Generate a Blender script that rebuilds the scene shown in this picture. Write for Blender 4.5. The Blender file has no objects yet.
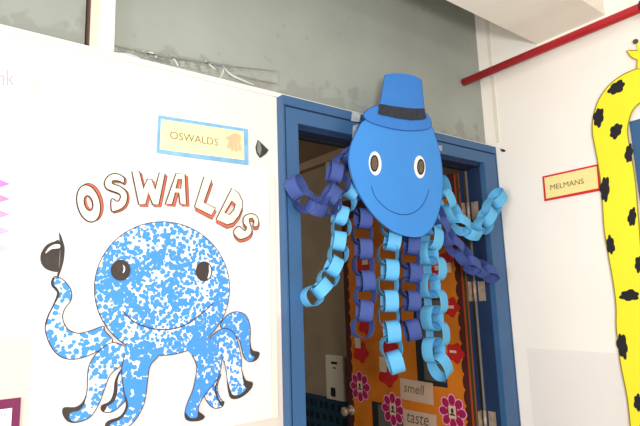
import bpy, bmesh, math, random
from mathutils import Vector, Matrix
from mathutils.geometry import tessellate_polygon
random.seed(7)
SC = bpy.context.scene
COL = SC.collection

# ------------------------------------------------------------------ camera
F_PX, PITCH, YAW, ROLL = 521.4, 0.1619, 0.6527, -0.0338
CAM = Vector((0, -1.55, 1.42))
fwd = Vector((math.sin(YAW)*math.cos(PITCH), math.cos(YAW)*math.cos(PITCH), math.sin(PITCH)))
_r = Vector((math.cos(YAW), -math.sin(YAW), 0)); _u = _r.cross(fwd)
RT = math.cos(ROLL)*_r + math.sin(ROLL)*_u
UP = -math.sin(ROLL)*_r + math.cos(ROLL)*_u
cam_data = bpy.data.cameras.new('camera'); cam_data.sensor_width = 36; cam_data.lens = F_PX/640*36
cam_data.clip_start = 0.02
cam = bpy.data.objects.new('camera', cam_data); COL.objects.link(cam)
m3 = Matrix((RT, UP, -fwd)).transposed()
cam.matrix_world = Matrix.Translation(CAM) @ m3.to_4x4()
SC.camera = cam

def ray(px, py): return fwd + RT*(px-320)/F_PX + UP*(213-py)/F_PX
def depth(P): return (Vector(P)-CAM).dot(fwd)

class Plane:
    """A wall plane measured from the photograph; uv are metres on the wall."""
    def __init__(s, axis, c): s.axis, s.c = axis, c
    def uv(s, px, py, off=0):
        d = ray(px, py)
        if s.axis == 'y':
            t = (s.c-off-CAM.y)/d.y; P = CAM+d*t; return (P.x, P.z)
        t = (s.c-off-CAM.x)/d.x; P = CAM+d*t; return (-P.y, P.z)
    def W(s, u, v, off=0):
        return Vector((u, s.c-off, v)) if s.axis == 'y' else Vector((s.c-off, -u, v))
    def n(s): return Vector((0,-1,0)) if s.axis == 'y' else Vector((-1,0,0))
    def P(s, pts, off=0): return [s.uv(x, y, off) for x, y in pts]

XR = 2.312           # right wall
XD = 2.15            # visible face of the opened door leaf
XP, ZP = 2.162, 2.497   # the pipe
XI = 2.80            # side wall inside the classroom
FRONT, RIGHT, DOOR, INNER = Plane('y', 0), Plane('x', XR), Plane('x', XD), Plane('x', XI)

def Z(pts, ox, oy, s): return [(ox+x/s, oy+y/s) for x, y in pts]

# ------------------------------------------------------------------ materials
def lin(c):
    c = c/255
    return c/12.92 if c <= 0.04045 else ((c+0.055)/1.055)**2.4
def rgb(r, g, b): return (lin(r), lin(g), lin(b), 1)
def mat(name, col, rough=0.7, var=0.0, scale=8, metal=0, bump=0, bscale=200, spec=0.3):
    m = bpy.data.materials.new(name); m.use_nodes = True
    nt = m.node_tree; b = nt.nodes['Principled BSDF']
    b.inputs['Roughness'].default_value = rough; b.inputs['Metallic'].default_value = metal
    b.inputs['Specular IOR Level'].default_value = spec
    tc = nt.nodes.new('ShaderNodeTexCoord')
    n = nt.nodes.new('ShaderNodeTexNoise'); n.inputs['Scale'].default_value = scale; n.inputs['Detail'].default_value = 5
    nt.links.new(tc.outputs['Object'], n.inputs['Vector'])
    r = nt.nodes.new('ShaderNodeValToRGB')
    r.color_ramp.elements[0].position = 0.3; r.color_ramp.elements[1].position = 0.7
    lo = [c*(1-var) for c in col[:3]]+[1]; hi = [min(1, c*(1+var*0.5)) for c in col[:3]]+[1]
    r.color_ramp.elements[0].color = lo; r.color_ramp.elements[1].color = hi
    nt.links.new(n.outputs['Fac'], r.inputs['Fac']); nt.links.new(r.outputs['Color'], b.inputs['Base Color'])
    if bump:
        n2 = nt.nodes.new('ShaderNodeTexNoise'); n2.inputs['Scale'].default_value = bscale
        nt.links.new(tc.outputs['Object'], n2.inputs['Vector'])
        bp = nt.nodes.new('ShaderNodeBump'); bp.inputs['Strength'].default_value = bump; bp.inputs['Distance'].default_value = 0.004
        nt.links.new(n2.outputs['Fac'], bp.inputs['Height']); nt.links.new(bp.outputs['Normal'], b.inputs['Normal'])
    return m

def dimmer_below(name, low, high, z, soft=0.01, var=0.02):
    """wall paint greyer below a world height, weaker exposure put into the colour"""
    m = mat(name, high, 0.6, var, 3, bump=0.05, bscale=60)
    nt = m.node_tree; b = nt.nodes['Principled BSDF']
    src = b.inputs['Base Color'].links[0].from_socket
    g = nt.nodes.new('ShaderNodeNewGeometry'); sx = nt.nodes.new('ShaderNodeSeparateXYZ')
    nt.links.new(g.outputs['Position'], sx.inputs[0])
    mr = nt.nodes.new('ShaderNodeMapRange')
    mr.inputs['From Min'].default_value = z-soft; mr.inputs['From Max'].default_value = z+soft
    nt.links.new(sx.outputs['Z'], mr.inputs['Value'])
    mx = nt.nodes.new('ShaderNodeMix'); mx.data_type = 'RGBA'
    nt.links.new(mr.outputs['Result'], mx.inputs['Factor'])
    mx.inputs['A'].default_value = low; nt.links.new(src, mx.inputs['B'])
    nt.links.new(mx.outputs['Result'], b.inputs['Base Color'])
    return m

def dab_mat(name, blue, white, dens=0.5, scale=62):
    """sponge dabs of blue paint on white paper"""
    m = mat(name, white, 0.85)
    nt = m.node_tree; b = nt.nodes['Principled BSDF']; N = nt.nodes.new; L = nt.links.new
    tc = N('ShaderNodeTexCoord'); ns = N('ShaderNodeTexNoise'); ns.inputs['Scale'].default_value = 90
    L(tc.outputs['Object'], ns.inputs['Vector'])
    sub = N('ShaderNodeVectorMath'); sub.operation = 'SUBTRACT'; sub.inputs[1].default_value = (.5, .5, .5)
    L(ns.outputs['Color'], sub.inputs[0])
    sc = N('ShaderNodeVectorMath'); sc.operation = 'SCALE'; sc.inputs['Scale'].default_value = 0.007
    L(sub.outputs[0], sc.inputs[0])
    ad = N('ShaderNodeVectorMath'); L(tc.outputs['Object'], ad.inputs[0]); L(sc.outputs[0], ad.inputs[1])
    vs = []
    for s, off in ((scale, 0.0), (scale*1.35, 3.7)):
        mp = N('ShaderNodeMapping'); mp.inputs['Location'].default_value = (off, off, off); L(ad.outputs[0], mp.inputs['Vector'])
        v = N('ShaderNodeTexVoronoi'); v.inputs['Scale'].default_value = s; L(mp.outputs[0], v.inputs['Vector']); vs.append(v)
    mn = N('ShaderNodeMath'); mn.operation = 'MINIMUM'; L(vs[0].outputs['Distance'], mn.inputs[0]); L(vs[1].outputs['Distance'], mn.inputs[1])
    big = N('ShaderNodeTexNoise'); big.inputs['Scale'].default_value = 9; L(tc.outputs['Object'], big.inputs['Vector'])
    th = N('ShaderNodeMapRange'); th.inputs['From Min'].default_value = .3; th.inputs['From Max'].default_value = .7
    th.inputs['To Min'].default_value = dens-.16; th.inputs['To Max'].default_value = dens+.16
    L(big.outputs['Fac'], th.inputs['Value'])
    df = N('ShaderNodeMath'); df.operation = 'SUBTRACT'; L(th.outputs[0], df.inputs[0]); L(mn.outputs[0], df.inputs[1])
    st = N('ShaderNodeMapRange'); st.inputs['From Min'].default_value = -.02; st.inputs['From Max'].default_value = .03
    L(df.outputs[0], st.inputs['Value'])
    mx = N('ShaderNodeMix'); mx.data_type = 'RGBA'; L(st.outputs[0], mx.inputs['Factor'])
    mx.inputs['A'].default_value = white; mx.inputs['B'].default_value = blue
    L(mx.outputs['Result'], b.inputs['Base Color'])
    return m

M = {}
M['wall_front'] = dimmer_below('front_wall_paint', rgb(222,207,194), rgb(232,226,215), 1.36, 0.02)
M['wall_right'] = mat('right_wall_paint', rgb(247,240,230), 0.6, .02, 3, bump=.05, bscale=60)
M['white_trim'] = mat('white_trim_paint', rgb(240,234,224), 0.5, .04)
M['cream_trim'] = mat('cream_trim_paint', rgb(226,212,190), 0.6, .05)
M['strip'] = mat('beige_strip_paint', rgb(232,223,209), 0.7, .03)
M['beam'] = mat('beam_plaster', rgb(240,232,218), 0.8, .03, 2)
M['ceiling'] = mat('ceiling_plaster', rgb(232,228,222), 0.8, .03, 2)
M['floor'] = mat('floor_tile', rgb(200,194,184), 0.5, .10, 3)
M['pane'] = mat('grey_green_pane', rgb(158,163,154), 0.45, .08, 4, spec=0.3)
def dusty(m):
    nt = m.node_tree; b = nt.nodes['Principled BSDF']; N = nt.nodes.new; L = nt.links.new
    src = b.inputs['Base Color'].links[0].from_socket
    g = N('ShaderNodeNewGeometry'); sx = N('ShaderNodeSeparateXYZ'); L(g.outputs['Position'], sx.inputs[0])
    fall = N('ShaderNodeMapRange'); fall.inputs['From Min'].default_value = 2.20; fall.inputs['From Max'].default_value = 2.32
    fall.inputs['To Min'].default_value = .12; fall.inputs['To Max'].default_value = -.12
    L(sx.outputs['Z'], fall.inputs['Value'])
    n = N('ShaderNodeTexNoise'); n.inputs['Scale'].default_value = 13; n.inputs['Detail'].default_value = 4; L(g.outputs['Position'], n.inputs['Vector'])
    ad = N('ShaderNodeMath'); L(n.outputs['Fac'], ad.inputs[0]); L(fall.outputs[0], ad.inputs[1])
    st = N('ShaderNodeMapRange'); st.inputs['From Min'].default_value = .54; st.inputs['From Max'].default_value = .62; L(ad.outputs[0], st.inputs['Value'])
    mx = N('ShaderNodeMix'); mx.data_type = 'RGBA'; L(st.outputs[0], mx.inputs['Factor']); L(src, mx.inputs['A'])
    mx.inputs['B'].default_value = rgb(145,149,141); L(mx.outputs['Result'], b.inputs['Base Color'])
dusty(M['pane'])
M['dark_line'] = mat('brown_seal', rgb(95,70,62), 0.7)
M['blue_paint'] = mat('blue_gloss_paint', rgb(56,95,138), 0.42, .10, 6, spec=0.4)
M['blue_groove'] = mat('darker_groove_blue', rgb(40,72,108), 0.6, .10, 6)  # darker blue than the frame, for its groove
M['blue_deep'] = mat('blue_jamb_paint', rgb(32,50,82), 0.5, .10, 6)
M['dark_edge'] = mat('dark_edge', rgb(28,32,40), 0.7)
M['steel'] = mat('worn_steel', rgb(180,160,140), 0.45, .3, 40, metal=.35)
M['grey_strip'] = mat('grey_strip', rgb(128,124,120), 0.6, .1)
M['orange'] = mat('orange_backing_paper', rgb(202,112,16), 0.75, .16, 7)
M['maroon'] = mat('maroon_border_card', rgb(72,26,22), 0.8, .1)
M['rust'] = mat('rust_strip', rgb(165,62,24), 0.8, .1)
M['green_strip'] = mat('dark_green_strip', rgb(52,62,22), 0.8, .2, 20)
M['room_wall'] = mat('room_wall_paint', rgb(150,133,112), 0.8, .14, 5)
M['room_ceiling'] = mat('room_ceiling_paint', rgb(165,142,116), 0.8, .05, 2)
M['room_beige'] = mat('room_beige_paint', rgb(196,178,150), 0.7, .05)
M['teal'] = mat('teal_border_card', rgb(26,62,82), 0.8, .1)
M['teal_dark'] = mat('teal_border_ink', rgb(12,26,36), 0.8)
M['off_white'] = mat('off_white_plastic', rgb(205,198,180), 0.5, .04)
M['glass_dark'] = mat('dark_door_glass', rgb(98,96,86), 0.2, .1, 3, spec=.5)
M['paper_white'] = mat('chart_paper', rgb(243,240,240), 0.85, .01)
M['paper_low'] = mat('chart_paper_lower', rgb(235,225,221), 0.85, .01)  # greyer exposure of the lower paper put into its colour
M['letter_cream'] = mat('pale_cream_crayon', rgb(240,234,208), 0.85, .03, 30)
M['letter_red'] = mat('orange_red_crayon', rgb(204,104,80), 0.85, .12, 60)
M['pen_brown'] = mat('brown_pen', rgb(74,54,44), 0.8)
M['ink_black'] = mat('dark_grey_marker', rgb(68,60,56), 0.75, .25, 30)
M['dab'] = dab_mat('blue_sponge_dabs', rgb(74,146,222), rgb(238,240,244), .50)
M['dab_loose'] = dab_mat('loose_blue_sponge_dabs', rgb(76,148,222), rgb(238,240,244), .455, 54)
M['dab_dense'] = dab_mat('dense_blue_sponge_dabs', rgb(74,146,222), rgb(238,240,244), .60)
M['head_blue'] = mat('bright_blue_card', rgb(66,142,220), 0.6, .03, 5)
M['hat_blue'] = mat('hat_blue_card', rgb(60,128,208), 0.65, .06, 14)
M['edge_blue'] = mat('blue_marker_line', rgb(28,62,128), 0.7)
M['band_dark'] = mat('charcoal_ribbon', rgb(52,56,66), 0.8, .3, 60)
M['eye_white'] = mat('white_card', rgb(240,238,236), 0.7)
M['eye_brown'] = mat('brown_pupil', rgb(112,94,76), 0.5, .3, 90)
M['eye_ring'] = mat('black_pupil_edge', rgb(36,32,32), 0.6)
M['chain_light'] = mat('sky_blue_paper', rgb(98,178,224), 0.7, .05, 10)
M['chain_dark'] = mat('indigo_paper', rgb(64,82,146), 0.7, .06, 10)
M['tape'] = mat('clear_tape', rgb(178,184,186), 0.25, .3, 40, spec=.6)
M['edge_tape'] = mat('cream_masking_tape', rgb(236,229,210), 0.8, .04, 20)
M['sign_yellow'] = mat('pale_yellow_card', rgb(248,238,178), 0.75, .03, 10)
M['sign_blue'] = mat('brushed_blue_border', rgb(128,182,224), 0.75, .22, 25)
M['sign_text'] = mat('faded_brown_print', rgb(136,112,76), 0.8)
M['sign_figure'] = mat('pale_orange_print', rgb(230,186,146), 0.8, .08, 40)
M['scrap'] = mat('black_plastic_scrap', rgb(62,62,62), 0.4, .4, 60)
M['scrap_hi'] = mat('grey_scrap_fold', rgb(128,130,128), 0.5, .2, 60)
M['sign_yellow2'] = mat('yellow_card', rgb(243,226,152), 0.75, .03, 10)
M['sign_red'] = mat('red_border', rgb(214,44,44), 0.7, .08, 25)
M['sign_text2'] = mat('olive_brown_print', rgb(112,92,48), 0.8)
M['pipe_red'] = mat('red_gloss_pipe', rgb(178,32,40), 0.35, .08, 12, spec=.4)
M['pipe_dark'] = mat('dark_red_coupling', rgb(96,30,52), 0.45, .1)
M['giraffe'] = mat('yellow_card_neck', rgb(246,232,50), 0.7, .03, 6)
M['giraffe_line'] = mat('olive_outline', rgb(150,128,40), 0.7)
M['spot'] = mat('black_spot', rgb(34,32,36), 0.75, .2, 40)
M['ball_green'] = mat('dark_olive_ball', rgb(78,86,52), 0.7, .2, 40)
M['purple'] = mat('purple_card', rgb(120,42,84), 0.7, .15, 20)
M['grey_print'] = mat('grey_print', rgb(140,140,145), 0.8)
M['pink_ink'] = mat('pale_pink_pen', rgb(212,166,184), 0.8)
M['petal'] = mat('magenta_petal', rgb(160,20,72), 0.75, .15, 30)
M['petal_edge'] = mat('pink_petal_edge', rgb(226,150,190), 0.75)
M['red_flower'] = mat('red_blossom', rgb(186,28,26), 0.75, .15, 30)
M['tag_white'] = mat('photo_tag', rgb(208,186,160), 0.6, .1, 40)
M['face_dark'] = mat('dark_photo', rgb(70,48,38), 0.6, .3, 60)
M['card_beige'] = mat('beige_word_card', rgb(190,160,136), 0.8, .04)
M['pencil'] = mat('pencil_writing', rgb(92,76,70), 0.8)

# ------------------------------------------------------------------ object helpers
def link(name, verts, faces, m, parent=None, smooth=False, mats=None, fmat=None):
    me = bpy.data.meshes.new(name)
    if parent is None:
        mn = Vector([min(v[i] for v in verts) for i in range(3)]); mx = Vector([max(v[i] for v in verts) for i in range(3)])
        org = (mn+mx)/2; org.z = mn.z
    else:
        org = Vector((0, 0, 0)); p = parent
        while p is not None: org = org+Vector(p.location); p = p.parent
    me.from_pydata([tuple(Vector(v)-org) for v in verts], [], faces)
    me.materials.append(m)
    for x in (mats or []): me.materials.append(x)
    if fmat:
        for i, k in enumerate(fmat): me.polygons[i].material_index = k
    if smooth:
        for p in me.polygons: p.use_smooth = True
    me.update()
    o = bpy.data.objects.new(name, me); COL.objects.link(o)
    if parent is None: o.location = org
    else: o.parent = parent
    return o
def thing(name, loc, label, cat, group=None):
    o = bpy.data.objects.new(name, None); COL.objects.link(o); o.location = loc; o.empty_display_size = .05
    o['label'] = label; o['category'] = cat
    if group: o['group'] = group
    return o
def tag(o, label, cat, group=None):
    o['label'] = label; o['category'] = cat
    if group: o['group'] = group
    return o
def struct(o): o['kind'] = 'structure'; return o

def boxes(*bs):
    V, Fc = [], []
    for x0, x1, y0, y1, z0, z1 in bs:
        k = len(V)
        V += [(x0,y0,z0),(x1,y0,z0),(x1,y1,z0),(x0,y1,z0),(x0,y0,z1),(x1,y0,z1),(x1,y1,z1),(x0,y1,z1)]
        Fc += [[k+i for i in f] for f in ((0,3,2,1),(4,5,6,7),(0,1,5,4),(1,2,6,5),(2,3,7,6),(3,0,4,7))]
    return V, Fc
def box(name, m, parent, *bs, bevel=0):
    V, Fc = boxes(*bs)
    o = link(name, V, Fc, m, parent)
    if bevel:
        bm = bmesh.new(); bm.from_mesh(o.data)
        bmesh.ops.bevel(bm, geom=list(bm.edges), offset=bevel, segments=2, affect='EDGES', profile=.5)
        bm.to_mesh(o.data); bm.free()
    return o

def smooth2d(pts, closed=True, n=4):
    out = []; N = len(pts)
    rng = range(N if closed else N-1)
    for i in rng:
        if closed: p0, p1, p2, p3 = pts[i-1], pts[i], pts[(i+1) % N], pts[(i+2) % N]
        else: p0, p1, p2, p3 = pts[max(i-1, 0)], pts[i], pts[i+1], pts[min(i+2, N-1)]
        for k in range(n):
            t = k/n; t2 = t*t; t3 = t2*t
            out.append(tuple(.5*(2*b+(c-a)*t+(2*a-5*b+4*c-d)*t2+(3*b-a-3*c+d)*t3) for a, b, c, d in zip(p0, p1, p2, p3)))
    if not closed: out.append(tuple(pts[-1]))
    return out
def ell(cx, cy, rx, ry, n=36, rot=0, a0=0, a1=360):
    c, s = math.cos(rot), math.sin(rot); o = []
    full = abs(a1-a0) >= 360
    for i in range(n if full else n+1):
        a = math.radians(a0+(a1-a0)*i/n); x, y = rx*math.cos(a), ry*math.sin(a)
        o.append((cx+x*c-y*s, cy+x*s+y*c))
    return o
def area2(p): return sum(p[i-1][0]*p[i][1]-p[i][0]*p[i-1][1] for i in range(len(p)))
def flat_geo(pl, loops, off, thick=0):
    """filled flat shape (outer loop + holes, uv) on a plane, optional card thickness backwards"""
    loops = [list(l) for l in loops]
    for i, l in enumerate(loops):
        if (area2(l) > 0) != (i == 0): l.reverse()
    tris = tessellate_polygon([[Vector((u, v, 0)) for u, v in l] for l in loops])
    flatp = [p for l in loops for p in l]
    V = [pl.W(u, v, off) for u, v in flatp]; Fc = []
    nrm = pl.n()
    for a, b, c in tris:
        n = (V[b]-V[a]).cross(V[c]-V[a])
        if n.length < 1e-12: continue
        Fc.append([a, b, c] if n.dot(nrm) > 0 else [a, c, b])
    if thick:
        k = len(V); V += [pl.W(u, v, off-thick) for u, v in flatp]
        Fc += [[a+k, c+k, b+k] for a, b, c in Fc]
        s = 0
        for l in loops:
            n = len(l)
            for i in range(n):
                a, b = s+i, s+(i+1) % n; Fc.append([a, a+k, b+k, b])
            s += n
    return V, Fc
def flat(name, pl, loops, off, m, parent=None, thick=0):
    return link(name, *flat_geo(pl, loops, off, thick), m, parent)
def ribbon_geo(pl, pts, w, off, closed=False):
    n = len(pts); V = []; Fc = []
    for i in range(n):
        a = Vector(pts[i-1] if (closed or i) else pts[i]); b = Vector(pts[(i+1) % n] if (closed or i < n-1) else pts[i])
        d = (b-a); d = d.normalized() if d.length > 1e-9 else Vector((1, 0))
        nn = Vector((-d.y, d.x)); ww = w(i/(n-1)) if callable(w) else w
        p = Vector(pts[i])
        V += [pl.W(*(p+nn*ww/2), off), pl.W(*(p-nn*ww/2), off)]
    for i in range(n if closed else n-1):
        a, b = 2*i, 2*((i+1) % n); Fc.append([a, a+1, b+1, b])
    return V, Fc
def ribbon(name, pl, pts, w, off, m, parent, closed=False):
    return link(name, *ribbon_geo(pl, pts, w, off, closed), m, parent)
def merge(*gs):
    V, Fc = [], []
    for v, f in gs:
        k = len(V); V += v; Fc += [[i+k for i in q] for q in f]
    return V, Fc

def text_geo(s, shear=0, bold=0):
    cu = bpy.data.curves.new('text_source', 'FONT'); cu.body = s; cu.shear = shear; cu.offset = bold; cu.resolution_u = 3
    o = bpy.data.objects.new('text_source', cu); COL.objects.link(o)
    bpy.context.view_layer.update()
    me = bpy.data.meshes.new_from_object(o.evaluated_get(bpy.context.evaluated_depsgraph_get()))
    V = [v.co.copy() for v in me.vertices]; Fc = [list(p.vertices) for p in me.polygons]
    bpy.data.objects.remove(o); bpy.data.curves.remove(cu); bpy.data.meshes.remove(me)
    x0 = min(v.x for v in V); x1 = max(v.x for v in V); y0 = min(v.y for v in V); y1 = max(v.y for v in V)
    return [((v.x-x0)/(x1-x0), (v.y-y0)/(y1-y0)) for v in V], Fc
def text(name, s, pl, bl, br, tl, off, m, parent, shear=0, bold=0):
    """lettering spanning the wall-coordinate parallelogram bottom-left, bottom-right, top-left"""
    V2, Fc = text_geo(s, shear, bold)
    bl, br, tl = Vector(bl), Vector(br), Vector(tl)
    V = [pl.W(*(bl+(br-bl)*x+(tl-bl)*y), off) for x, y in V2]
    nrm = pl.n(); out = []
    for f in Fc:
        n = (V[f[1]]-V[f[0]]).cross(V[f[2]]-V[f[0]])
        out.append(f if n.dot(nrm) >= 0 else f[::-1])
    return link(name, V, out, m, parent)

def tube_geo(pts, r, seg=16, caps=True):
    V, Fc = [], []
    for i, p in enumerate(pts):
        p = Vector(p); d = (Vector(pts[min(i+1, len(pts)-1)])-Vector(pts[max(i-1, 0)])).normalized()
        a = d.cross(Vector((0, 0, 1)));  a = a.normalized() if a.length > 1e-3 else Vector((1, 0, 0)); b = d.cross(a)
        rr = r[i] if isinstance(r, (list, tuple)) else r
        V += [p+a*rr*math.cos(2*math.pi*k/seg)+b*rr*math.sin(2*math.pi*k/seg) for k in range(seg)]
    for i in range(len(pts)-1):
        for k in range(seg): Fc.append([i*seg+k, i*seg+(k+1) % seg, (i+1)*seg+(k+1) % seg, (i+1)*seg+k])
    if caps: Fc += [list(range(seg))[::-1], [len(V)-seg+k for k in range(seg)]]
    return V, Fc

# ------------------------------------------------------------------ the setting
ZT = 2.158           # top of the plastered wall / door frame
FX0, FX1 = 1.000, 2.307; JX0, JX1 = 1.066, 2.197; LZ = 2.060   # frame outer / opening
YF, YB = -0.04, 0.075
struct(box('floor', M['floor'], None, (-2.5, 5, -4.2, 4.2, -.1, 0)))
struct(box('ceiling', M['ceiling'], None, (-2.5, 2.5, -4.2, 0.0, 3.45, 3.55)))
struct(box('wall_front', M['wall_front'], None, (-2.5, FX0+.005, 0, .10, 0, ZT)))
struct(box('wall_right', M['wall_right'], None, (XR, XR+.1, -4.2, 0.07, 0, 3.45)))
# beam across the corridor
struct(box('trim_1', M['beam'], None, (-2.5, XR, -.638, -.316, 2.607, 3.45)))
# white ledge over the plaster, and the post between the panes
struct(box('trim_2', M['white_trim'], None, (-2.5, XR-.001, -.012, .10, ZT, ZT+.016)))
pu = lambda x, y: FRONT.uv(x, y)[0]
PX0, PX1 = pu(88.9, 44), pu(111.9, 52)
PXM = pu(97.5, 48)
struct(box('trim_3', M['white_trim'], None, (PXM, PX1, -.022, .08, ZT+.016, 3.45)))
struct(box('trim_4', M['cream_trim'], None, (PX0, PXM, -.010, .08, ZT+.016, 3.45)))
struct(box('trim_5', M['dark_line'], None, (PX0-.0045, PX0, -.004, .06, ZT+.016, 3.45)))
struct(box('trim_6', M['strip'], None, (XR-.004, XR, -.065, -.045, ZT+.02, 3.45)))
def window(n, x0, x1):
    w = struct(box('window_%d' % n, M['pane'], None, (x0, x1, .020, .05, ZT+.016, 3.45)))
    return w
w1 = window(1, -2.5, PX0-.008); w2 = window(2, PX1, XR-.001)
# wrinkled plastic film stuck over the bottom of the pane
def film():
    m = mat('crumpled_plastic', rgb(158,161,152), 0.25, .14, 30, spec=.6)
    nu, nv = 84, 18; V = []; Fc = []
    r = random.Random(11)
    ph = [(r.uniform(20, 90), r.uniform(-40, 40), r.uniform(0, 6)) for _ in range(6)]
    for i in range(nu+1):
        for j in range(nv+1):
            s = i/nu; t = j/nv
            bx, by = 113+s*166, 53+s*40.8
            tx, ty = 113+s*168, 44+s*29
            u, v = FRONT.uv(bx+(tx-bx)*t, by+(ty-by)*t, -.012)
            h = sum(abs(math.sin(a*s+b*t+c)) for a, b, c in ph)/6
            V.append(FRONT.W(u, v, -.018+.016*h*math.sin(math.pi*min(1, .15+s))*(.35+.65*math.sin(math.pi*t))))
    for i in range(nu):
        for j in range(nv):
            a = i*(nv+1)+j; Fc.append([a, a+nv+1, a+nv+2, a+1])
    o = link('plastic_film', V, Fc, m)
    tag(o, 'wrinkled clear plastic film stuck along the bottom of the wide grey pane', 'plastic sheet')
    hi = mat('plastic_glint', rgb(205,206,200), .2, .1, 40); dk = mat('plastic_crease', rgb(128,131,123), .5, .1, 40)  # pale ribbons are painted-on glints; dark ribbons mark the edge and folds
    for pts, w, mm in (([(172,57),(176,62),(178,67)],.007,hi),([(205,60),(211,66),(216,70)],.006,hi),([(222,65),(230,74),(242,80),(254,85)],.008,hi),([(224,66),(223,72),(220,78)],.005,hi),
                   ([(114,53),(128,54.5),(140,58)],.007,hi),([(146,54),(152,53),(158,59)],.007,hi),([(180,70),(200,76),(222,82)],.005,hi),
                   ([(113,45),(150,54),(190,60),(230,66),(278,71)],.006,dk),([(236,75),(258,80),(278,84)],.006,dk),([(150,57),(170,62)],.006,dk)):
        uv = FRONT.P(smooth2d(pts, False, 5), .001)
        link('painted_streak', *ribbon_geo(FRONT, uv, lambda t, w=w: w*(.3+.7*math.sin(math.pi*min(.98, max(.02, t)))), .0015), mm, o)
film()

# red pipe
p = thing('hanging_pipe', (XP, 0, ZP), 'red pipe running out of the grey pane towards the camera, high by the right wall', 'pipe')
link('pipe_run', *tube_geo([(XP, .018, ZP), (XP, -.82, ZP), (XP, -2.4, ZP)], .0195, 20), M['pipe_red'], p, True)
link('coupling', *tube_geo([(XP, -.825, ZP), (XP, -.83, ZP), (XP, -.93, ZP), (XP, -.935, ZP)], [.0205, .027, .027, .0205], 20), M['pipe_dark'], p, True)

# ------------------------------------------------------------------ doorway and opened door
d1 = struct(bpy.data.objects.new('door_1', None)); COL.objects.link(d1); d1.location = (1.63, 0, 0)
G = .007  # width of the outer moulding
fr = box('frame', M['blue_paint'], d1,
    (FX0, FX0+G, YF, YB, 0, LZ+.098), (FX1-G, FX1, YF, YB, 0, LZ+.098), (FX0+G, FX1-G, YF, YB, LZ+.062, LZ+.098),
    (FX0+G+.006, JX0, YF, YB, 0, LZ+.054), (JX1, FX1-G-.006, YF, YB, 0, LZ+.054), (JX0, JX1, YF, YB, LZ, LZ+.054))
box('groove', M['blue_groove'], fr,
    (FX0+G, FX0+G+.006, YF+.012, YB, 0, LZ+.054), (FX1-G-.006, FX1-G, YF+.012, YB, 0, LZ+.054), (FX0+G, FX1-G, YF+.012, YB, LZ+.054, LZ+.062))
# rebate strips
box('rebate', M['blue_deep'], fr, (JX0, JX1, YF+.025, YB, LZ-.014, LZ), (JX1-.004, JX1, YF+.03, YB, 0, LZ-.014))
box('painted_shade', M['dark_edge'], fr, (JX0, JX1, YB-.03, YB, LZ-.02, LZ-.014))  # dark strip that paints in the shade under the lintel
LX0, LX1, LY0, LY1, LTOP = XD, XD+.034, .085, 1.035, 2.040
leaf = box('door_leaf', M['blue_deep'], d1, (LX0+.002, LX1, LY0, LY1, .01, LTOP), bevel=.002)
dv = lambda x, y: DOOR.uv(x, y)
# orange backing paper with openings for two glass panels
def rect(pl, x0, y0, x1, y1):   # uv rectangle from two pixel corners
    a = pl.uv(x0, y0); b = pl.uv(x1, y1); return [(a[0], a[1]), (b[0], a[1]), (b[0], b[1]), (a[0], b[1])]
A = dv(413, 300); B = dv(448, 388)
pane_up = [(A[0], 1.40), (B[0], 1.40), (B[0], B[1]), (A[0], B[1])]
A2 = dv(372, 401); B2 = dv(404, 426)
pane_lo = [(A2[0], A2[1]), (B2[0], A2[1]), (B2[0], .45), (A2[0], .45)]
orange = flat('orange_backing', DOOR, [[(-LY1, .02), (-LY0, .02), (-LY0, LTOP-.005), (-LY1, LTOP-.005)], pane_up, pane_lo], .001, M['orange'], leaf)
for q in (pane_up, pane_lo):
    gp = flat('glass_panel', DOOR, [q], .0002, M['glass_dark'], leaf)
    (u0, v1), (u1, _), (_, v0), _x = q
    bw = .035
    flat('panel_surround', DOOR, [[(u0, v0), (u1, v0), (u1, v1), (u0, v1)], [(u0+bw*1.4, v0+bw*.7), (u1-.006, v0+bw*.7), (u1-.006, v1-bw*.3), (u0+bw*1.4, v1-bw*.3)]], .0016, M['dark_edge'], gp)
def scallop_strip(ue, sgn, v0, v1, depth_, r, step):
    n = int((v1-v0)/step); gs = [flat_geo(DOOR, [[(ue, v0), (ue+sgn*depth_, v0), (ue+sgn*depth_, v1), (ue, v1)]], .002)]
    for i in range(n+1):
        gs.append(flat_geo(DOOR, [ell(ue+sgn*depth_, v0+i*step, r, step*.52, 18)], .0022))
    return merge(*gs)
nearU = -LY0
link('scalloped_border', *scallop_strip(nearU-.03, -1, .03, LTOP-.04, .020, .020, .074), M['maroon'], leaf)
link('scalloped_border', *scallop_strip(-LY1, 1, .03, LTOP-.04, .030, .022, .074), M['maroon'], leaf)
gs = [flat_geo(DOOR, [[(-LY1, LTOP-.10), (nearU, LTOP-.10), (nearU, LTOP-.006), (-LY1, LTOP-.006)]], .0024)]
for i in range(13): gs.append(flat_geo(DOOR, [ell(-LY1+.03+i*.074, LTOP-.10, .038, .026, 18)], .0026))
link('scalloped_border', *merge(*gs), M['maroon'], leaf)
flat('edge_strip', DOOR, [[(nearU-.030, .02), (nearU-.019, .02), (nearU-.019, LTOP-.01), (nearU-.030, LTOP-.01)]], .0028, M['rust'], leaf)
flat('edge_strip', DOOR, [[(nearU-.019, .02), (nearU-.004, .02), (nearU-.004, LTOP-.01), (nearU-.019, LTOP-.01)]], .0030, M['green_strip'], leaf)
flat('edge_strip', DOOR, [[(nearU-.004, .02), (nearU, .02), (nearU, LTOP-.01), (nearU-.004, LTOP-.01)]], .0031, M['rust'], leaf)
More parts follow.
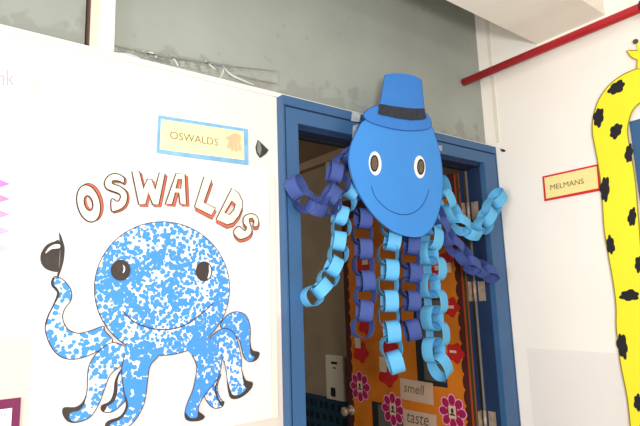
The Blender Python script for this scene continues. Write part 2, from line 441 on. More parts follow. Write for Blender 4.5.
# weather strip between door edge and jamb
box('weather_strip', M['grey_strip'], fr, (JX1-.009, JX1-.004, .066, YB, 0, LZ-.02))
for py, px in ((212, 471.5), (291, 482.5), (421, 489)):
    zc = FRONT.uv(px, py, -.06)[1]
    h = box('hinge', M['steel'], d1, (JX1-.005, JX1-.002, .014, .054, zc-.048, zc+.048), (LX0+.004, LX1-.002, .0825, .085, zc-.048, zc+.048), bevel=.0008)
    link('hinge_pin', *tube_geo([(JX1-.010, .070, zc-.05), (JX1-.010, .070, zc+.05)], .008, 12), M['steel'], h, True)
# handle knob near the free edge
hu, hv = dv(352, 410)
hd = link('door_handle', *tube_geo([DOOR.W(hu, hv, .002), DOOR.W(hu, hv, .008), DOOR.W(hu, hv, .009), DOOR.W(hu, hv, .04), DOOR.W(hu, hv, .048), DOOR.W(hu, hv, .066), DOOR.W(hu, hv, .074)], [.03, .03, .012, .012, .025, .027, .014], 18), M['steel'], leaf, True)

# ------------------------------------------------------------------ classroom behind
CZ = 2.66
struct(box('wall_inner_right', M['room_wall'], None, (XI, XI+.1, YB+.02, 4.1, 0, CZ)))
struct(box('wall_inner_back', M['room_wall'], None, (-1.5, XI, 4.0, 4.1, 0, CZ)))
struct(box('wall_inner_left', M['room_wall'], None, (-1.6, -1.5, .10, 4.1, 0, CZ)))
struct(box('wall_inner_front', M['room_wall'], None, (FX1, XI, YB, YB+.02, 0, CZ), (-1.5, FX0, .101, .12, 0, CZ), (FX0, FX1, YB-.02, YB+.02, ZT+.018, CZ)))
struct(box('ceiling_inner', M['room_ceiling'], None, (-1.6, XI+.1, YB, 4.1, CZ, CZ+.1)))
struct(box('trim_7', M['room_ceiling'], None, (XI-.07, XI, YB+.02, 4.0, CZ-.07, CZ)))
cu_, cv_ = INNER.uv(333, 158)
struct(box('trim_8', M['room_beige'], None, (XI-.05, XI, -cu_-.045, -cu_+.045, 2.42, CZ-.07)))
# dispenser
u0, v0 = INNER.uv(329.5, 398); u1, v1 = INNER.uv(346, 356)
vz = v1
dsp = thing('wall_dispenser', (XI, -(u0+u1)/2, v0), 'off-white box mounted on the dim classroom wall above the teal border', 'dispenser')
box('body', M['off_white'], dsp, (XI-.035, XI, -u1, -u0, v0, v1), bevel=.010)
um = (u0+u1)/2
box('slot', M['dark_edge'], dsp, (XI-.038, XI-.033, -um-.045, -um+.035, v1-.07, v1-.05), (XI-.038, XI-.033, -um-.025, -um+.015, v1-.105, v1-.095), bevel=.002)
box('lever', M['dark_edge'], dsp, (XI-.050, XI-.033, -um-.01, -um+.04, v0+.03, v0+.10), bevel=.006)
# teal border strip with dark letter shapes
u0, v0 = INNER.uv(300, 428); u1, v1 = INNER.uv(347, 401)
tb = thing('hanging_display_border', (XI, -(u0+u1)/2, v1-.5), 'dark teal display border low on the classroom wall behind the door', 'wall display')
box('backing', M['teal'], tb, (XI-.008, XI, -u1-.3, -u0, v1-.50, v1))
gs = []
rr = random.Random(3)
for row in range(4):
    u = u0+.03
    while u < u1+.2:
        w = rr.uniform(.03, .055); z = v1-.06-row*.10
        box('dark_mark', M['teal_dark'], tb, (XI-.0095, XI-.008, -u-w, -u, z-.035, z+.02))
        u += w+rr.uniform(.02, .05)

# things stuck on the door
def magenta_flower(px, py, r, label):
    u, v = dv(px, py)
    t = thing('paper_flower', DOOR.W(u, v, .003), label, 'paper flower', 'photo flowers on the door')
    su = 1.0
    for k in range(8):
        a = k*math.pi/4
        c = (u+math.cos(a)*r*.68, v+math.sin(a)*r*.68)
        pe = flat('petal', DOOR, [ell(c[0], c[1], r*.37, r*.31, 18, a)], .0040+.0002*(k % 2), M['petal_edge'], t)
        link('petal_fill', *flat_geo(DOOR, [ell(c[0], c[1], r*.30, r*.24, 18, a)], .0046), M['petal'], pe)
    flat('flower_center', DOOR, [ell(u, v, r*.42, r*.42, 20)], .0050, M['petal'], t)
    ph = flat('photo', DOOR, [[(u-r*.27, v-r*.36), (u+r*.27, v-r*.36), (u+r*.27, v+r*.36), (u-r*.27, v+r*.36)]], .0054, M['tag_white'], t)
    link('portrait', *merge(flat_geo(DOOR, [ell(u, v+r*.08, r*.11, r*.15, 16)], .0058), flat_geo(DOOR, [ell(u, v-r*.2, r*.2, r*.13, 16, 0, 0, 180)], .0058)), M['face_dark'], ph)
magenta_flower(360.5, 386.5, .088, 'magenta paper flower with photo, by the free edge of the orange door above its knob')
magenta_flower(393.5, 409, .088, 'magenta paper flower with photo, left of the lower beige word card')
magenta_flower(453, 412, .084, 'magenta paper flower with photo, right of the lower beige word card')
def red_flower(px, py, r, tagpos, label):
    u, v = dv(px, py)
    t = thing('red_blossom', DOOR.W(u, v, .003), label, 'paper flower', 'red blossoms on the door')
    pts = []
    for i in range(40):
        a = 2*math.pi*i/40; q = r*(.88+.12*math.cos(5*a+.6)); pts.append((u+q*math.cos(a), v+q*math.sin(a)*.9))
    flat('blossom', DOOR, [pts], .0036, M['red_flower'], t)
    tu, tv = u+tagpos[0]*r, v+tagpos[1]*r
    flat('name_tag', DOOR, [[(tu-r*.35, tv-r*tagpos[2]), (tu+r*.35, tv-r*tagpos[2]), (tu+r*.35, tv+r*tagpos[2]), (tu-r*.35, tv+r*tagpos[2])]], .0042, M['tag_white'], t)
red_flower(361, 352, .075, (-.3, .7, .4), 'red paper blossom with tag, left edge of the orange door above a magenta flower')
red_flower(388, 374, .085, (-.4, .6, .5), 'red paper blossom with tag, behind the end of the light blue paper chain')
red_flower(451, 307, .060, (0, 0, .12), 'red paper blossom with white bar, upper right of the glass panel by the scalloped border')
red_flower(455.5, 353, .060, (-.2, .1, .1), 'red paper blossom right of the glass panel, below the one with a white bar')
red_flower(364, 266, .075, (.2, .3, .2), 'red paper blossom seen between two links of the left indigo chain')
red_flower(446, 260, .050, (.3, -.8, .5), 'red paper blossom with white tag below the right indigo chain')
red_flower(437, 275, .06, (.2, .6, .2), 'red paper blossom showing through a link of the right light blue chain')
red_flower(366, 325, .07, (.2, .6, .2), 'red paper blossom showing through the last link of the left indigo chain')
red_flower(390, 346, .07, (.2, .6, .2), 'red paper blossom showing behind the centre light blue chain')

def word_card(word, tl, tr, bl, label, tx):
    tl, tr, bl = dv(*tl), dv(*tr), dv(*bl)
    br = (tr[0]+bl[0]-tl[0], tr[1]+bl[1]-tl[1])
    t = thing('word_card', DOOR.W(*bl, .004), label, 'word card')
    flat('card', DOOR, [[tl, tr, br, bl]], .0075, M['card_beige'], t, thick=.002)
    T = Vector(tl); du = Vector(tr)-T; dvv = Vector(bl)-T
    x0, x1, yb, yt = tx
    text('writing', word, DOOR, T+du*x0+dvv*yb, T+du*x1+dvv*yb, T+du*x0+dvv*yt, .0085, M['pencil'], t, shear=.15)
word_card('smell', (400.8, 377.8), (433.6, 383), (401.6, 398.6), 'beige card with the handwritten word smell, under the glass panel of the door', (.12, .75, .62, .18))
word_card('taste', (403.8, 408.6), (437.2, 414.8), (404.6, 431), 'beige card with the handwritten word taste, below the smell card', (.12, .78, .55, .12))

# ------------------------------------------------------------------ second door frame on the right wall, behind the giraffe
d2 = struct(bpy.data.objects.new('door_2', None)); COL.objects.link(d2)
ru, rv = RIGHT.uv(630.2, 122)
d2.location = (XR, -ru-.5, 0)
box('frame', M['blue_paint'], d2, (XR-.012, XR, -ru-.09, -ru, 0, rv), (XR-.012, XR, -ru-1.10, -ru-1.01, 0, rv), (XR-.012, XR, -ru-1.01, -ru-.09, rv-.09, rv), bevel=.003)
box('door_leaf', M['blue_deep'], d2, (XR-.006, XR, -ru-1.01, -ru-.09, 0, rv-.09))

# ------------------------------------------------------------------ giraffe cut-out on the right wall
GO = .022
outer = [(640,67.7),(632,70.5),(620,76.4),(608.5,85.8),(600,97.5),(595.6,108),(592.5,122),(592.6,134),(594.4,144),(598,163),(601,184),(602.6,205),(604.3,230),(608.5,255.5),(613,281),(616,305),(616.2,326),(618,342.5),(621,366),(627,396),(630.3,426),(632,460)]
inner = [(664,460),(660,400),(652,340),(645,290),(641,250),(639.2,226),(637.6,207),(635.6,184),(633,165),(629.6,146),(627.6,132),(628.5,123),(631,114),(634.5,108),(640,103),(648,101),(656,108),(662,122),(676,118),(672,92),(656,72)]
g = thing('giraffe_cutout', RIGHT.W(*RIGHT.uv(632, 460, GO), 0), 'large yellow giraffe cut-out with black spots on the right wall', 'giraffe cut-out')
no = smooth2d(outer, False, 4)+smooth2d(inner, False, 4)
no = RIGHT.P(no, GO)
nk = flat('neck', RIGHT, [no], GO, M['giraffe'], g, thick=.004)
ribbon('outline', RIGHT, no, .005, GO+.0006, M['giraffe_line'], nk, True)
hdp = RIGHT.P([(637,69),(637.3,59.5),(634.5,59),(630.5,56.5),(628.8,54),(626.6,50.8),(629,50.2),(633,50.6),(637,50.4),(641,49),(646,47),(652,46.5),(660,48.5),(666,54),(668,60),(666,66),(658,70),(650,67.5),(645,66),(642,69)], GO)
hdo = flat('head', RIGHT, [hdp], GO+.001, M['giraffe'], g, thick=.003)
ribbon('outline', RIGHT, hdp, .004, GO+.0016, M['giraffe_line'], hdo, True)
hn = flat('horn', RIGHT, [RIGHT.P([(636.5,43),(638.5,42),(641,52),(638.5,53)], GO)], GO+.0022, M['giraffe'], g)
link('horn_tip', *flat_geo(RIGHT, [RIGHT.P(ell(635.8, 41.6, 3.0, 2.5, 18, -.5), GO)], GO+.0028), M['ball_green'], hn)
link('eye', *flat_geo(RIGHT, [RIGHT.P(ell(652, 54, 2, 2, 16), GO)], GO+.0022), M['spot'], hdo)
rr = random.Random(5)
for cx, cy, rx, ry, ro in ((616.7,87.6,9.2,5.2,-.62),(598.6,117.5,5.0,9.3,.15),(616,131,5.2,8.0,.5),(629,153.5,3.8,9,.1),(605,189,4.6,12,.05),(632.2,217,4,9,.12),(610.6,245,4,9,-.1),(639.5,264,4.5,8,.1),(629.6,295.4,9.4,5.4,-.05),(622.4,346,5,12.2,-.15),(638.4,403,4.2,8.5,-.15),(650,380,6,9,0),(650,96,8,5,.4)):
    pts = []
    ph = rr.uniform(0, 6); lobes = 6
    for i in range(56):
        a = 2*math.pi*i/56; k = .86+.26*abs(math.sin(lobes*a/2+ph))+.06*math.sin(3*a+ph)
        x, y = rx*k*math.cos(a), ry*k*math.sin(a)
        pts.append((cx+x*math.cos(ro)-y*math.sin(ro), cy+x*math.sin(ro)+y*math.cos(ro)))
    flat('spot', RIGHT, [RIGHT.P(pts, GO)], GO+.0010, M['spot'], nk)

nu_, nv_ = RIGHT.uv(503.5, 150.5)
nl = thing('wall_hook', RIGHT.W(nu_, nv_, 0), 'tiny brown hook on the right wall beside the top of the door frame', 'hook')
link('shank', *tube_geo([RIGHT.W(nu_, nv_, 0), RIGHT.W(nu_, nv_, .012), RIGHT.W(nu_-.002, nv_, .016), RIGHT.W(nu_-.004, nv_+.004, .017), RIGHT.W(nu_-.004, nv_+.009, .017)], .0022, 10), M['pen_brown'], nl, True)
link('plate', *flat_geo(RIGHT, [RIGHT.P(ell(503, 150.5, 2.4, 1.4, 18, .2), .002)], .002, .002), M['face_dark'], nl)

M['grey_sheet'] = mat('pale_grey_paper', rgb(236,229,223), 0.8, .02, 4)
g0 = RIGHT.uv(527, 350); g1 = RIGHT.uv(623, 352.5); gz = RIGHT.uv(580, 351)[1]
tag(flat('lining_sheet', RIGHT, [[(g0[0], .35), (g1[0]+.09, .35), (g1[0]+.09, gz), (g0[0], gz)]], .0016, M['grey_sheet'], None, thick=.002), 'large pale grey paper sheet low on the right wall, left of the giraffe cut-out', 'paper sheet')

# ------------------------------------------------------------------ name signs
def lerp(a, b, t): return (a[0]+(b[0]-a[0])*t, a[1]+(b[1]-a[1])*t)
def quad_xy(q, x, y): return lerp(lerp(q[0], q[1], x), lerp(q[3], q[2], x), y)   # TL TR BR BL
def sign(pl, off, outer_px, inner_px, mb, mc, label, txt, tq, mt, name='name_sign'):
    o = pl.P(outer_px, off); i = pl.P(inner_px, off)
    t = thing(name, pl.W(*o[3], 0), label, 'sign')
    flat('border', pl, [o], off, mb, t, thick=.002)
    flat('card', pl, [i], off+.0006, mc, t)
    a = pl.P(tq, off)
    text('lettering', txt, pl, a[0], a[1], a[2], off+.0012, mt, t)
    return t, i
so = Z([(42,50),(480,118),(483,293),(33,235)], 150, 105, 4.9); si = Z([(54,70),(458,130),(462,270),(48,218)], 150, 105, 4.9)
s1, si_uv = sign(FRONT, .006, so, si, M['sign_blue'], M['sign_yellow'], 'pale yellow name sign with brushed blue border on the white wall', 'OSWALDS',
     Z([(97,165),(333,201),(98,128)], 150, 105, 4.9), M['sign_text'])
# faded round figure with short legs at the end of the sign
zp = lambda pts: FRONT.P(Z(pts, 150, 105, 4.9), .006)
fig = [flat_geo(FRONT, [zp(ell(415, 168, 32, 30, 24))], .0072)]
for x0, y0, x1, y1 in ((390,182,380,212),(402,190,400,226),(418,192,420,230),(434,186,440,226),(396,170,372,160)):
    fig.append(ribbon_geo(FRONT, zp([(x0,y0),((x0+x1)/2+3,(y0+y1)/2),(x1,y1)]), .013, .0073))
fig.append(flat_geo(FRONT, [zp(ell(366, 170, 4, 5, 12))], .0072))
link('printed_figure', *merge(*fig), M['sign_figure'], s1)
s2o = Z([(62,140),(540,34),(556,262),(80,352)], 535, 160, 8.52); s2i = Z([(80,152),(525,54),(540,240),(96,330)], 535, 160, 8.52)
s2, _ = sign(RIGHT, .006, s2o, s2i, M['sign_red'], M['sign_yellow2'], 'yellow name sign with red border on the right wall, beside the giraffe', 'MELMANS',
     Z([(134,256),(418,200),(131,214)], 535, 160, 8.52), M['sign_text2'])
# black scrap of plastic
sc = flat('plastic_scrap', FRONT, [FRONT.P([(258,139.8),(260.5,142),(268.6,150),(266,154),(260.5,157.8),(257,153),(256,147)], .006)], .006, M['scrap'], None, thick=.004)
tag(sc, 'small black torn plastic scrap on the white wall beside the blue bordered sign', 'scrap')
flat('fold', FRONT, [FRONT.P([(258,141),(260.5,143),(261.5,150),(260,156),(257.5,152),(256.8,147)], .006)], .0066, M['scrap_hi'], sc)

# ------------------------------------------------------------------ octopus poster
PO = .002
px0 = FRONT.uv(41, 137)[0]+.004; px1 = FRONT.uv(270.5, 330)[0]
zt = FRONT.uv(41, 137)[1]; zm = FRONT.uv(150, 303)[1]; zb = FRONT.uv(271, 418)[1]
po = thing('octopus_art_poster', (.62, 0, zb), 'large white chart paper poster with a dabbed blue octopus and hollow lettering', 'poster')
flat('paper', FRONT, [[(px0, zm), (px1, zm), (px1, zt), (px0, zt)]], .0030, M['paper_white'], po, thick=.0014)
flat('paper', FRONT, [[(px0+.002, zb), (px1, zb), (px1, zm+.02), (px0+.002, zm+.02)]], .0024, M['paper_low'], po, thick=.0012)
tx0 = FRONT.uv(269, 250)[0]
flat('edge_tape', FRONT, [[(tx0, zb), (tx0+.022, zb), (tx0+.026, zt-.02), (tx0+.004, zt-.02)]], .0033, M['edge_tape'], po)
LW = .0026
class Lay:
    o = .0036
    @classmethod
    def up(c): c.o += .0004; return c.o
def drawn(name, pts, m, parent, sm=True, line=True, holes=(), n=4, cut=0):
    l = smooth2d(pts, True, n) if sm else pts
    off = Lay.up(); uv = FRONT.P(l, off); hs = [FRONT.P(smooth2d(h, True, n) if sm else h, off) for h in holes]
    o = flat(name, FRONT, [uv]+hs, off, m, parent)
    if line:
        off = Lay.up()
        gs = [ribbon_geo(FRONT, uv[n:len(uv)-n*cut], LW, off, False) if cut else ribbon_geo(FRONT, uv, LW, off, True)]+[ribbon_geo(FRONT, h, LW, off, True) for h in hs]
        link('outline', *merge(*gs), M['pen_brown'], o)
    return o
def shade(pts, parent, zoom):
    off = Lay.up()
    return flat('tip_shading', FRONT, [FRONT.P(smooth2d(Z(pts, *zoom), True, 3), off)], off, M['ink_black'], parent)
Z4 = (0, 320, 4.0); ZR = (160, 300, 3.383); ZL = (40, 270, 5.325); ZH = (30, 220, 6.36)
# rear tentacles first
t = drawn('tentacle', Z([(490,195),(462,240),(455,290),(440,325),(406,345),(412,366),(450,367),(490,335),(512,300),(520,230)], *Z4), M['dab'], po)
shade([(484,205),(460,240),(455,290),(440,325),(405,342),(414,368),(428,346),(457,325),(470,285),(471,240)], t, Z4)
t = drawn('tentacle', Z([(205,250),(195,285),(198,320),(212,343),(217,346),(209,362),(185,366),(165,352),(150,320),(160,270)], *ZR), M['dab'], po)
shade([(205,250),(192,290),(195,325),(205,342),(218,343),(211,362),(198,345),(188,322),(185,295)], t, ZR)
t = drawn('tentacle', Z([(205,90),(220,58),(252,40),(288,50),(305,90),(305,140),(312,170),(335,178),(328,200),(305,209),(285,195),(275,160),(265,130),(240,120)], *ZR), M['dab_dense'], po)
shade([(304,140),(311,172),(337,177),(330,199),(308,210),(320,194),(306,180)], t, ZR)
t = drawn('tentacle', Z([(160,145),(185,112),(220,96),(250,112),(265,150),(275,200),(276,240),(290,272),(313,281),(303,305),(268,330),(240,328),(230,300),(225,250),(215,205),(190,180)], *ZR), M['dab'], po)
shade([(276,235),(290,270),(314,279),(305,305),(272,331),(240,333),(229,300),(226,260),(236,298),(246,320),(270,320),(293,299),(284,288)], t, ZR)
arm = [(40+x/5.325, 270+y/5.325) for x, y in [(72,38),(60,72),(82,105),(98,132),(70,190),(40,250),(28,320)]]+Z([(190,50),(207,110),(250,150),(310,155),(380,130),(450,88),(420,45)], *Z4)[1:]+[(40+x/5.325, 270+y/5.325) for x, y in [(335,300),(262,325),(200,337),(145,312),(120,255),(132,205),(165,160),(166,110),(132,60),(92,36)]]
t = drawn('tentacle', arm, M['dab_loose'], po)
shade([(72,36),(60,60),(62,88),(85,110),(88,135),(66,190),(40,250),(30,310),(45,252),(72,196),(98,148),(104,125),(95,100),(78,82),(72,62),(80,45)], t, ZL)
t = drawn('tentacle', Z([(450,90),(390,130),(357,180),(350,230),(347,290),(330,330),(300,350),(256,352),(252,375),(272,404),(310,409),(360,388),(393,340),(413,290),(440,220),(478,187),(505,165),(515,120)], *Z4), M['dab_loose'], po)
shade([(347,285),(332,328),(300,348),(256,349),(249,372),(266,402),(292,408),(276,390),(286,370),(316,362),(338,335)], t, Z4)
# head and the two front tentacles
head = drawn('head', ell(162, 288.5, 67.6, 66.8, 64), M['dab'], po, sm=False)
t = drawn('tentacle', Z([(500,105),(500,135),(487,190),(490,250),(500,305),(505,345),(482,385),(430,406),(426,432),(480,440),(530,412),(565,360),(582,310),(592,230),(602,180),(640,132),(600,95),(550,85)], *Z4), M['dab_dense'], po, cut=3)
shade([(500,300),(506,345),(482,385),(430,404),(424,430),(434,433),(444,414),(488,392),(512,350),(508,318)], t, Z4)
t = drawn('tentacle', Z([(90,160),(108,185),(122,215),(124,240),(112,300),(92,350),(84,388),(95,407),(130,408),(150,396),(146,390),(130,376),(134,352),(152,320),(185,280),(204,240),(206,190),(180,140),(130,130)], *ZR), M['dab_dense'], po, cut=3)
shade([(85,380),(93,407),(133,409),(152,395),(129,377),(126,396),(102,399)], t, ZR)
# the eyes, the smile and the held hat
def p_eye(cx, cy, rx, ry, hl):
    e = drawn('eye', ell(cx, cy, rx, ry, 28), M['ink_black'], po, sm=False)
    off = Lay.up(); flat('highlight', FRONT, [FRONT.P(hl, off)], off, M['eye_white'], e)
p_eye(120.6, 270.2, 9.4, 10, smooth2d(Z([(590,285),(604,300),(603,325),(590,338),(594,320),(596,302)], *ZH), True, 3))
p_eye(204, 271.3, 8, 9.6, smooth2d([(209,264.5),(211.2,270),(210,276.5),(207.5,278.5),(209,272)], True, 3))
off = Lay.up()
ribbon('smile', FRONT, FRONT.P(smooth2d([(122.5,311),(133,321),(147,327.2),(160,329.5),(172,329),(185,325),(197,317),(207,309),(213,303)], False), off), .0032, off, M['pen_brown'], po)
hat = drawn('hat', Z([(190,140),(150,138),(110,155),(80,190),(66,230),(72,275),(98,308),(140,326),(180,330),(182,320)], *ZH), M['ink_black'], po, line=False)
off = Lay.up()
flat('brim', FRONT, [FRONT.P(smooth2d(Z([(184,76),(198,98),(212,140),(221,180),(216,250),(201,310),(180,366),(172,352),(182,315),(190,250),(192,180),(186,110)], *ZH), True, 3), off)], off, M['ink_black'], hat)
off = Lay.up()
flat('highlight', FRONT, [FRONT.P(smooth2d(Z([(188,156),(150,157),(116,180),(98,212),(110,204),(140,184),(188,178)], *ZH), True, 3), off)], off, M['eye_white'], hat)
# hollow letters with an orange-red side
A5 = (60, 155, 5.82); B5 = (165, 175, 5.82)
def rotell(cx, cy, rx, ry, deg): return [(cx+x*math.cos(math.radians(deg))-y*math.sin(math.radians(deg)), cy+x*math.sin(math.radians(deg))+y*math.cos(math.radians(deg))) for x, y in ell(0, 0, rx, ry, 32)]
letters = [
 (rotell(166,282,66,110,-14), [rotell(166,280,24,44,-14)], A5, (2.6,-1.4), True),
 ([(370,165),(372,132),(330,108),(285,118),(258,158),(270,195),(310,212),(342,225),(352,245),(335,270),(300,255),(298,318),(318,328),(368,305),(390,265),(386,215),(348,182),(308,168),(308,150),(345,152)], [], A5, (1.6,1.0), True),
 ([(418,95),(462,95),(487,195),(508,140),(535,142),(553,200),(577,103),(612,108),(575,290),(540,288),(514,218),(498,288),(458,288)], [], A5, (2.0,2.0), False),
 ([(64,-10),(116,-4),(124,172),(88,168),(80,103),(60,103),(42,170),(2,168)], [[(76,25),(97,25),(92,78),(63,78)]], B5, (2.6,2.0), False),
 ([(226,10),(272,30),(226,160),(293,192),(270,236),(172,186)], [], B5, (1.0,3.6), False),
 ([(388,76),(428,104),(450,150),(450,190),(432,236),(398,278),(362,290),(298,258)], [[(390,150),(410,170),(400,202),(375,230),(347,220)]], B5, (0.0,3.4), False),
 ([(545,268),(530,235),(495,225),(460,243),(456,280),(474,302),(464,324),(430,298),(400,325),(408,352),(438,374),(488,356),(506,322),(494,282),(490,258),(508,252),(518,275),(512,296),(536,300)], [], B5, (0.6,2.6), True)]
for k, (face, holes, zz, sh, sm) in enumerate(letters):
    fo = Z(face, *zz); ho = [Z(h, *zz) for h in holes]
    if sm and len(fo) < 30: fo = smooth2d(fo, True, 4)
    base = Lay.o+.0002
    gs = []
    for j in range(1, 7):
        d = j/6; off = base+.00003*(6-j)
        mv = lambda L: FRONT.P([(x+sh[0]*d, y+sh[1]*d) for x, y in L], off)
        gs.append(flat_geo(FRONT, [mv(fo)]+[mv(h) for h in ho], off))
    off = base+.0006
    lf = flat('letter', FRONT, [FRONT.P(fo, off)]+[FRONT.P(h, off) for h in ho], off, M['letter_cream'], po)
    link('letter_side', *merge(*gs), M['letter_red'], lf)
    oo = [ribbon_geo(FRONT, FRONT.P(l, off), .0036, off+.0004, True) for l in [fo]+ho]
    oo += [ribbon_geo(FRONT, FRONT.P([(x+sh[0], y+sh[1]) for x, y in fo], base), .0040, base-.0001, True)]
    link('letter_outline', *merge(*oo), M['pen_brown'], lf)

# ------------------------------------------------------------------ papers at the left edge
pc = thing('hanging_chart', FRONT.W(*FRONT.uv(0, 300), 0), 'white chart with a column of pink paper triangles at the far left of the wall', 'chart')
cr = FRONT.uv(17.5, 300)[0]; cb = FRONT.uv(16, 302)[1]
flat('sheet', FRONT, [[(cr-.5, cb), (cr, cb), (cr+.003, FRONT.uv(18.8, 62)[1]), (cr-.5, FRONT.uv(18.8, 62)[1])]], .006, M['paper_white'], pc, thick=.005)
for yy, c in ((183,(222,128,206)),(198,(236,140,186)),(213.5,(238,156,196)),(230,(240,170,202)),(247.5,(242,186,208)),(266,(244,198,212))):
    m = mat('pink_paper', rgb(*c), .8, .05, 20)
    flat('triangle', FRONT, [FRONT.P([(-13,yy-8.5),(10.5,yy+1),(-13,yy+8.5)], .007)], .007, m, pc)
a = FRONT.P([(-16,86),(14.5,85),(-16,70)], .007)
text('writing', 'Pink', FRONT, a[0], a[1], a[2], .0068, M['pink_ink'], pc)
pn = thing('notice_sign', FRONT.W(*FRONT.uv(0, 426), 0), 'white notice on purple card at the bottom left of the wall, under the pink chart', 'notice')
nb = FRONT.uv(20.8, 397.2); ni = FRONT.uv(11.8, 407.6); nz = FRONT.uv(10, 470)[1]
flat('card', FRONT, [[(nb[0]-.30, nz-.05), (nb[0], nz-.05), (nb[0], nb[1]), (nb[0]-.30, nb[1])]], .005, M['purple'], pn, thick=.004)
flat('sheet', FRONT, [[(nb[0]-.27, nz), (ni[0], nz), (ni[0], ni[1]), (nb[0]-.27, ni[1])]], .0058, M['paper_white'], pn)
gs = []
rr = random.Random(2)
for k in range(3):
    gs.append(flat_geo(FRONT, [[(ni[0]-.22, ni[1]-.055-.03*k), (ni[0]-.03, ni[1]-.055-.03*k), (ni[0]-.03, ni[1]-.0558-.03*k), (ni[0]-.22, ni[1]-.0558-.03*k)]], .0062))
link('ruled_line', *merge(*gs), M['grey_print'], pn)
a = FRONT.P([(-14,416.5),(7.5,416.2),(-14,412)], .0058)
text('writing', 'I can feel', FRONT, a[0], a[1], a[2], .0062, M['grey_print'], pn)

# ------------------------------------------------------------------ the hanging paper octopus
HO = .125
oc = thing('paper_octopus', (1.63, -HO, 1.2), 'blue paper octopus in a top hat with paper chain tentacles, hung on the doorway', 'paper octopus')
ZO = (330, 60, 2.243)
zo = lambda pts: Z(pts, *ZO)
hp = FRONT.P(smooth2d(zo([(80,133),(60,160),(47,190),(42,225),(50,265),(68,305),(95,345),(125,374),(155,391),(188,398),(212,393),(232,372),(246,335),(253,290),(252,245),(246,205),(236,170),(222,145),(150,110)])), HO)
oh = flat('head', FRONT, [hp], HO, M['head_blue'], oc, thick=.004)
ribbon('outline', FRONT, hp, .0025, HO+.0004, M['edge_blue'], oh, True)
for (cx, cy, rx, ry), (qx, qy, sx, sy) in (((101,232,14,27),(99,232,9.5,19)), ((201,240,12.5,25.5),(203,240,8.5,18))):
    e = flat('eye', FRONT, [FRONT.P(zo(ell(cx, cy, rx, ry, 32, -.06)), HO)], HO+.0012, M['eye_white'], oc, thick=.001)
    pu_ = flat('pupil', FRONT, [FRONT.P(zo(ell(qx, qy, sx, sy, 28)), HO)], HO+.0018, M['eye_ring'], e)
    link('iris', *flat_geo(FRONT, [FRONT.P(zo(ell(qx, qy, sx*.72, sy*.78, 28)), HO)], HO+.0024), M['eye_brown'], e)
ribbon('smile', FRONT, FRONT.P(smooth2d(zo([(93,283),(100,305),(120,328),(145,343),(170,347),(195,338),(212,318),(222,290)]), False), HO), .0034, HO+.0006, M['edge_blue'], oc)
brim = FRONT.P(smooth2d(zo([(74,122),(90,108),(112,104),(160,122),(206,117),(222,130),(226,146),(215,156),(180,159),(145,156),(105,146),(82,136)])), HO)
hb = flat('hat_brim', FRONT, [brim], HO+.004, M['hat_blue'], oc, thick=.003)
ribbon('outline', FRONT, brim, .0022, HO+.0044, M['edge_blue'], hb, True)
crown = FRONT.P(zo([(120,36),(136,34),(162,35),(188,39),(203,47),(207,90),(212,132),(180,136),(145,131),(106,122),(113,80)]), HO)
hc = flat('hat_crown', FRONT, [crown], HO+.006, M['hat_blue'], oc, thick=.002)
ribbon('outline', FRONT, crown, .0022, HO+.0064, M['edge_blue'], hc, True)
tp = FRONT.P(smooth2d(zo([(121,35),(140,31),(165,32),(190,38),(203,47),(185,44),(160,39),(138,38)])), HO)
flat('crown_top', FRONT, [tp], HO+.0068, M['hat_blue'], hc)
bandp = FRONT.P(smooth2d(zo([(109,100),(135,104),(165,108),(190,110),(209,110),(210,120),(212,133),(185,136),(150,132),(125,127),(106,122),(107,110)]), True, 3), HO)
flat('hat_band', FRONT, [bandp], HO+.0074, M['band_dark'], oc)
# clear tape holding it to the lintel
for q in ([(352,112),(361,113),(359,122),(351,121)], [(353,126),(358,124),(356,137),(352,138)], [(437,145),(442,146),(442,151),(437,150)]):
    flat('tape_strip', FRONT, [FRONT.P(q, .0405)], .0412, M['tape'], oc, thick=.0006)

def link_geo(c, t, ax, rt, rb, w, th=.0007, seg=26):
    """one paper ring: strip of width w round the axis ax, elongated along t"""
    b = ax.cross(t).normalized(); V, Fc = [], []
    for i in range(seg):
        a = 2*math.pi*i/seg
        ca, sa = math.cos(a), math.sin(a); f = (abs(ca)**2.5+abs(sa)**2.5)**(-1/2.5)
        e = t*ca*f*rt+b*sa*f*rb
        n = (t*ca*abs(ca)/rt+b*sa*abs(sa)/rb).normalized()
        for s, q in ((-1, th), (1, th), (1, -th), (-1, -th)): V.append(c+e+ax*(s*w/2)+n*(q/2))
    for i in range(seg):
        p, q = 4*i, 4*((i+1) % seg)
        for k in range(4): Fc.append([p+k, p+(k+1) % 4, q+(k+1) % 4, q+k])
    return V, Fc
def chain(pts, m, y0, y1, twist=0, start='B', rt=.69, rb=.64, wd=.86, jit=.10):
    """paper chain: ring centres from measured wall positions, from the head outwards"""
    n = len(pts); C = []
    for i, (x, y) in enumerate(pts):
        off = y0+(y1-y0)*i/(n-1); u, v = FRONT.uv(x, y, off); C.append(FRONT.W(u, v, off))
    root = None
    pitch = sum((C[i+1]-C[i]).length for i in range(n-1))/(n-1)
    view = (CAM-C[n//2]).normalized()
    for i in range(n):
        t = (C[min(i+1, n-1)]-C[max(i-1, 0)]).normalized()
        e1 = view.cross(t).normalized(); e2 = t.cross(e1).normalized()     # e1 across the view, e2 towards the corridor
        ph = twist+random.uniform(-jit, jit)+(0 if (i % 2 == 0) == (start == 'A') else math.pi/2)
        ax = e1*math.cos(ph)+e2*math.sin(ph)
        gap = pitch
        Vf = link_geo(C[i], t, ax, gap*rt, gap*rb, gap*wd)
        if root is None:
            root = bpy.data.objects.new('chain_tentacle', None); COL.objects.link(root); root.parent = oc; root.empty_display_size = .02
            root.location = C[0]-oc.location
        link('paper_ring', *Vf, m, root, False)
    return root
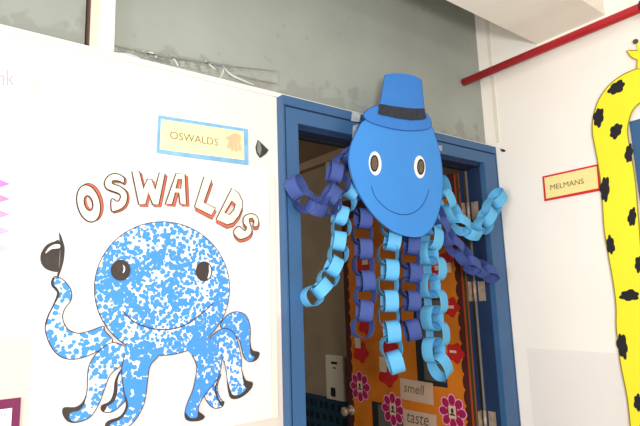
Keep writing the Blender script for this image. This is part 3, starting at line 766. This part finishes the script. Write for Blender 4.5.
Lc, Dc = M['chain_light'], M['chain_dark']
YH, YA = .060, .088
# left arms
chain([(350,155),(342.5,163.5),(334.5,172.8),(340.2,184),(331,194.5),(330,205),(317,206),(305,200.5),(296.5,187)], Dc, .060, .090, -.35, 'A', .69, .58, .82)
chain([(352,190),(346,203),(340,215),(341,228),(338.5,241),(338,254),(333.5,266),(328,278),(321.5,288),(312,296)], Lc, YH, .060, -.25, 'A')
# hanging arms
chain([(360,191),(362,205),(363,218.6),(362,234),(363.6,249),(363,265),(365.8,281),(365,296),(364.5,311),(362.5,327)], Dc, YH, YH, -.30, 'A')
chain([(393,212),(391,226),(392.5,240.5),(387.5,254.5),(390,270),(387,285),(389.5,301),(388,316),(392,331.7),(391,347),(395,362)], Lc, YH, YH, -.22, 'A')
chain([(411,217),(410,231),(412,245),(409,258.5),(413,273),(409,287),(412,301),(409,315.5),(412,330)], Dc, YH, YH, -.35, 'A')
chain([(430,223),(432,238),(427.5,253),(435,268.5),(429,286),(436,302),(432,318),(438,334),(433.5,350),(440,366.5)], Lc, YH, YH, .65, 'A', .68, .54, .76)
# right arms
chain([(441,187),(445,200),(452,213),(461,225),(473,231.5),(483,225.5),(487,216),(492,207),(497.5,198)], Lc, .060, .090, .6, 'A', .69, .52, .76)
chain([(437,216),(441,227),(448,237),(455,247),(464,256),(472,265.5),(482,269),(490,274)], Dc, .060, .088, .6, 'A', .69, .54, .80)

# ------------------------------------------------------------------ light
def area(name, loc, tgt, sx, sy, e, col):
    l = bpy.data.lights.new(name, 'AREA'); l.shape = 'RECTANGLE'; l.size = sx; l.size_y = sy; l.energy = e; l.color = col
    o = bpy.data.objects.new(name, l); COL.objects.link(o); o.location = loc
    o.rotation_euler = (Vector(tgt)-Vector(loc)).to_track_quat('-Z', 'Y').to_euler(); return o
area('key_light', (0, -2.0, 1.55), (1.3, 0, 1.75), .30, .25, 37, (1, .97, .93))
area('upper_light', (-.2, -2.2, 2.33), (1.3, 0, 1.8), .5, .12, 7, (1, .97, .93))
area('left_bounce_fill', (-2.3, -1.7, 1.3), (2.3, -.7, 2.0), 1.2, 1.4, 60, (1, .98, .95))  # added fill standing for light bounced from the left
area('added_room_fill', (.8, 2.6, 2.4), (2.8, 2.0, 1.9), 1.0, 1.0, 13, (1, .92, .80))  # unseen fill added to brighten the classroom
w = bpy.data.worlds.new('world'); SC.world = w; w.use_nodes = True
w.node_tree.nodes['Background'].inputs['Color'].default_value = (.95, .97, 1, 1)
w.node_tree.nodes['Background'].inputs['Strength'].default_value = .55
SC.view_settings.view_transform = 'Standard'; SC.view_settings.look = 'None'
SC.view_settings.exposure = 0; SC.view_settings.gamma = 1
